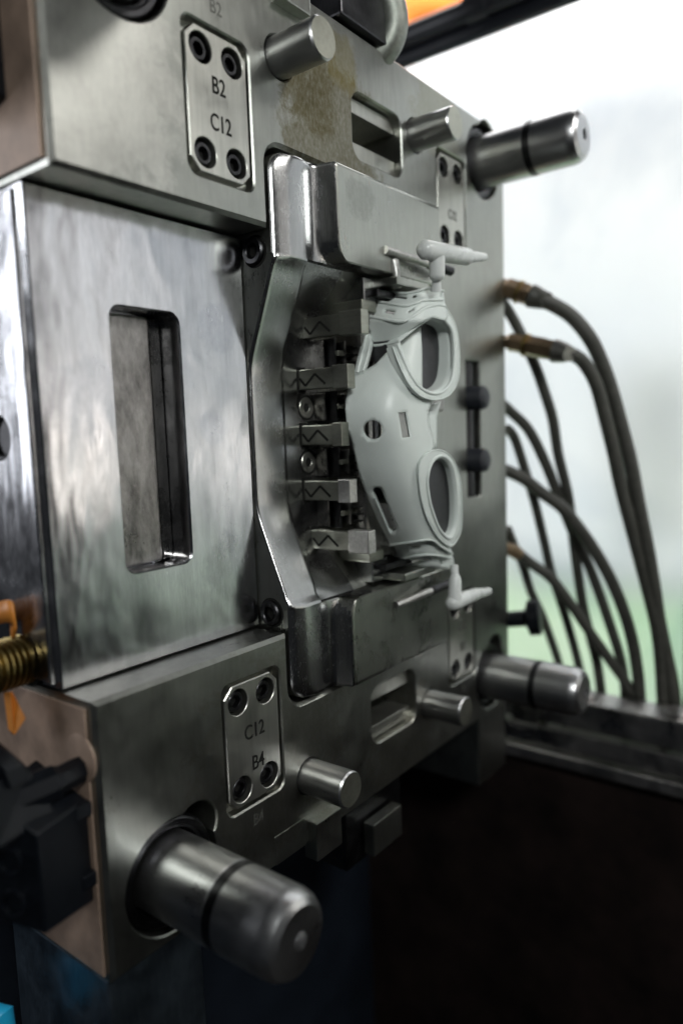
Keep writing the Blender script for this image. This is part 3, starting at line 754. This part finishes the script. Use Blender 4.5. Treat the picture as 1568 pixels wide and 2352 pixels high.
MB().hexa([A+Vector((0, 0, zb)), A+e1+Vector((0, 0, zb-12)), A+e1+e2+Vector((0, 0, zb-8)), A+e2+Vector((0, 0, zb+6)),
           A+Vector((0, 0, zt)), A+e1+Vector((0, 0, zt-4)), A+e1+e2+Vector((0, 0, zt+22)), A+e2+Vector((0, 0, zt+20))]).build('housing', 'black', cn, bevel=2.2, seg=3)
for zz in (-256, -284):
    c = A+e2*0.55+Vector((0, 0, zz)); ax = Vector((-34, -15, 0)).normalized()
    MB().lathe(c-ax*1, ax, [(0, 9.4), (3, 9.4), (4, 9.4), (4, 7), (1.5, 6.5)], 32).build('screw_cap', 'black', cn, smooth=35)
MB().tube([Vector((262, 16, -221)), Vector((244, 14, -221)), Vector((240, 14, -221)), Vector((214, 16, -222))], [9.5, 9.5, 12, 12.5], 8).build('cable_gland', 'black', cn, smooth=25)
MB().hexa([Vector(q) for q in ((190, -8, -236), (236, 4, -238), (228, 44, -226), (182, 40, -224), (184, 0, -198), (226, 14, -206), (220, 44, -190), (180, 40, -186))]).build('latch', 'black', cn, bevel=2.2, seg=2)
MB().hexa([Vector(q) for q in ((206, 2, -208), (222, 6, -210), (220, 30, -204), (204, 28, -202), (204, 4, -196), (218, 8, -198), (216, 30, -190), (202, 28, -188))]).build('latch_lever', 'black', cn, bevel=1.5, seg=2)
for zz in (-246, -296):
    MB().box(250, 262, 6, 22, zz-5, zz+5).build('housing_foot', 'black', cn, bevel=1.2)
MB().lathe((262.6, 15, -213), (-1, 0, 0), [(0, 17), (1.2, 17), (1.6, 15.5)], 36).build('cable_bushing', 'tan', cn, smooth=30)
uc = MB().hexa([Vector(q) for q in ((216, 30, 228), (262, 40, 220), (262, 90, 216), (216, 80, 224), (216, 30, 330), (262, 40, 330), (262, 90, 330), (216, 80, 330))]).build('junction_box', 'black', None, bevel=3, seg=3)
tag(uc, 'black junction box high on the left flank of the mould', 'junction box')
cy = MB().tube([atx(-20, 2330, 230), atx(6, 2330, 232), atx(14, 2400, 232)], 8, 16).build('air_line', 'cyan', None, smooth=50)
tag(cy, 'bright cyan plastic air line at the bottom left corner', 'air line')

# ================================================================== hoses on the far side
HO = [
 ('black rubber hose curving from the topmost bronze fitting, outermost of all', [(1236, 684), (1278, 704), (1315, 729), (1353, 775), (1378, 825), (1400, 885), (1422, 963), (1447, 1060), (1465, 1156), (1484, 1250), (1500, 1344), (1512, 1422), (1528, 1500), (1544, 1578), (1552, 1660)], 9.6, 0),
 ('black rubber hose from the second bronze fitting, just inside the outermost one', [(1286, 808), (1319, 816), (1344, 838), (1369, 885), (1390, 963), (1409, 1041), (1425, 1119), (1446, 1200), (1463, 1265), (1484, 1344), (1506, 1437), (1516, 1515), (1522, 1620), (1524, 1680)], 8.6, 0),
 ('thin black hose leaving between the two bronze fittings and falling steeply', [(1150, 690), (1172, 722), (1196, 768), (1228, 838), (1250, 900), (1269, 963), (1281, 1041), (1300, 1119), (1309, 1172), (1316, 1234), (1326, 1312), (1338, 1390), (1353, 1453), (1372, 1531), (1386, 1640)], 7.4, 0),
 ('black hose arching out at the level of the upper rubber stop', [(1150, 925), (1172, 945), (1214, 988), (1253, 1066), (1282, 1140), (1312, 1215), (1352, 1300), (1392, 1410), (1428, 1530), (1440, 1650)], 7.4, 6),
 ('black hose rising from the plate edge level with the lower rubber stop', [(1145, 1075), (1165, 1082), (1203, 1100), (1240, 1129), (1290, 1166), (1334, 1219), (1375, 1281), (1415, 1359), (1447, 1453), (1464, 1547), (1472, 1650)], 8.6, -4),
 ('black hose with a short collar, lowest to leave the plate edge', [(1150, 1255), (1181, 1266), (1219, 1294), (1265, 1328), (1312, 1390), (1359, 1459), (1406, 1525), (1444, 1580), (1480, 1660)], 7.6, 3),
 ('thin black hose crossing behind the collared one, nearly straight', [(1165, 985), (1182, 1008), (1203, 1072), (1228, 1156), (1247, 1234), (1265, 1312), (1290, 1390), (1309, 1453), (1328, 1525), (1352, 1640)], 6.8, 12),
 ('short thin black hose dropping behind the round clamp knob', [(1165, 1215), (1185, 1265), (1200, 1297), (1219, 1359), (1244, 1412), (1265, 1469), (1283, 1525), (1310, 1640)], 6.6, 18),
]
for i, (lab, pts, r, dx) in enumerate(HO):
    h = thing('cooling_hose', lab, 'hose', 'hoses hanging on the far side of the mould')
    n = len(pts); p3 = [atx(u, v, 914+dx+170*(q/(n-1))**0.9) for q, (u, v) in enumerate(pts)]
    MB().tube(spline(p3, 8), r, 16).build('hose_line', 'hose', h, smooth=60)
    if i in (0, 1):
        st = [(1140, 655), (1172, 664), (1204, 674), (1222, 680)] if i == 0 else [(1140, 783), (1178, 787), (1232, 797), (1276, 806)]
        q = [atx(u, v, 912+k*2) for k, (u, v) in enumerate(st)]
        ctr = spline(q, 6); rr = []
        for k in range(len(ctr)):
            rr.append([11, 13.5, 13.5, 11.5][min(3, k*4//len(ctr))] if i == 0 else [8.5, 12, 13.5, 13][min(3, k*4//len(ctr))])
        MB().tube(ctr, rr, 6).build('hose_fitting', 'copper', h, smooth=25)
        d = (ctr[-1]-ctr[-2]).normalized()
        MB().tube([ctr[-1]-d*3, ctr[-1], ctr[-1]+d*12, p3[0]+d*12], [14.5, 15, 12.5, r+1.2], 20).build('ferrule', 'hose' if i == 0 else 'core', h, smooth=40)
        MB().tube([ctr[len(ctr)//2], ctr[len(ctr)//2]+d*3.5], 15, 20).build('fitting_collar', 'brass', h, smooth=40)
    if i == 5:
        MB().tube([p3[0], p3[1], p3[1]+(p3[2]-p3[1])*0.3], [9, 10, 9], 16).build('hose_collar', 'copper', h, smooth=40)
kn = thing('clamp_knob', 'black clamp knob standing out beyond the plate above the lower right guide pin', 'knob')
k0, k1 = atx(1150, 1424, 910), atx(1240, 1418, 926); d = (k1-k0).normalized()
MB().lathe(k0, d, [(0, 11), ((k1-k0).length*0.60, 11), ((k1-k0).length*0.66, 15), ((k1-k0).length*0.72, 24), ((k1-k0).length*0.98, 24), ((k1-k0).length, 22)], 32).build('knob_body', 'black', kn, smooth=35)

# ================================================================== machine rail, window, things beyond
rl = thing('machine_rail', 'worn steel machine rail below the hoses, with a bright lower edge', 'machine rail')
MB().box(1004, 1060, -2100, 260, -440, -398).build('rail_top', 'rail', rl, bevel=4, seg=3)
MB().box(1000, 1060, -2100, 260, -476, -446).build('rail_web', 'rail', rl, bevel=2)
MB().box(992, 1050, -2100, 260, -500, -480).build('rail_flange', 'rail', rl, bevel=4, seg=3)
MB().box(1002, 1050, 0, 40, -475, -396).build('rail_stop', 'core', rl, bevel=2)
for y in (-60, -190):
    MB().lathe((1030, y, -400), (0, 0, 1), [(0, 20), (6, 20), (9, 17)], 24).build('rail_bolt', 'rail', rl, smooth=30)
gw = thing('guard_window', 'large hazy clear guard window glowing with daylight behind the hoses', 'window')
MB().box(1206, 1210, -1399, 1100, -520, ZBAR+10).build('window_pane', 'acrylic', gw)
MB().box(1200, 1216, -1399, 1100, -580, -521).build('window_sill', 'frame', gw, bevel=3)
q0 = atx(890, 112, 1185); q1 = Vector((1185, -1000, q0.z-6)); q0 = Vector((1185, 1100, q0.z+14)); dv = (q1-q0).normalized()
gb = thing('guard_frame_bar', 'dark frame bar along the top of the window, before the orange cover', 'frame bar')
MB().tube([q0, q1], 19, 20).build('bar_tube', 'frame', gb, smooth=40)
MB().tube([q0+Vector((12, 0, -30)), q1+Vector((12, 0, -30))], 14, 16).build('seal_strip', 'rubber', gb, smooth=40)
MB().lathe(Vector((1185, 190, q0.z-8)), dv, [(0, 24), (40, 24)], 20).build('bar_clamp', 'frame', gb, smooth=30)
oc = thing('robot_cover', 'bright orange machine cover beyond the frame bar at the top', 'machine cover')
c0 = atx(960, 10, 1500); c1 = atx(1110, -40, 1500)
MB().tube(spline([c0+Vector((0, 120, -60)), c0, c1, c1+Vector((0, -160, 60))], 6), 75, 24).build('cover_shell', 'redorange', oc, smooth=60)
MB().tube([c0+Vector((-66, 30, 8)), c1+Vector((-66, 0, 4))], 16, 12).build('cover_highlight', 'cabinet', oc, smooth=60)  # pale tube that paints the white highlight onto the cover
cb = tag(MB().box(3400, 3700, 300, 640, -560, 300).build('outside_cabinet', 'cabinet', None, bevel=30, seg=3), 'pale grey cabinet standing outside behind the hazy window', 'cabinet')
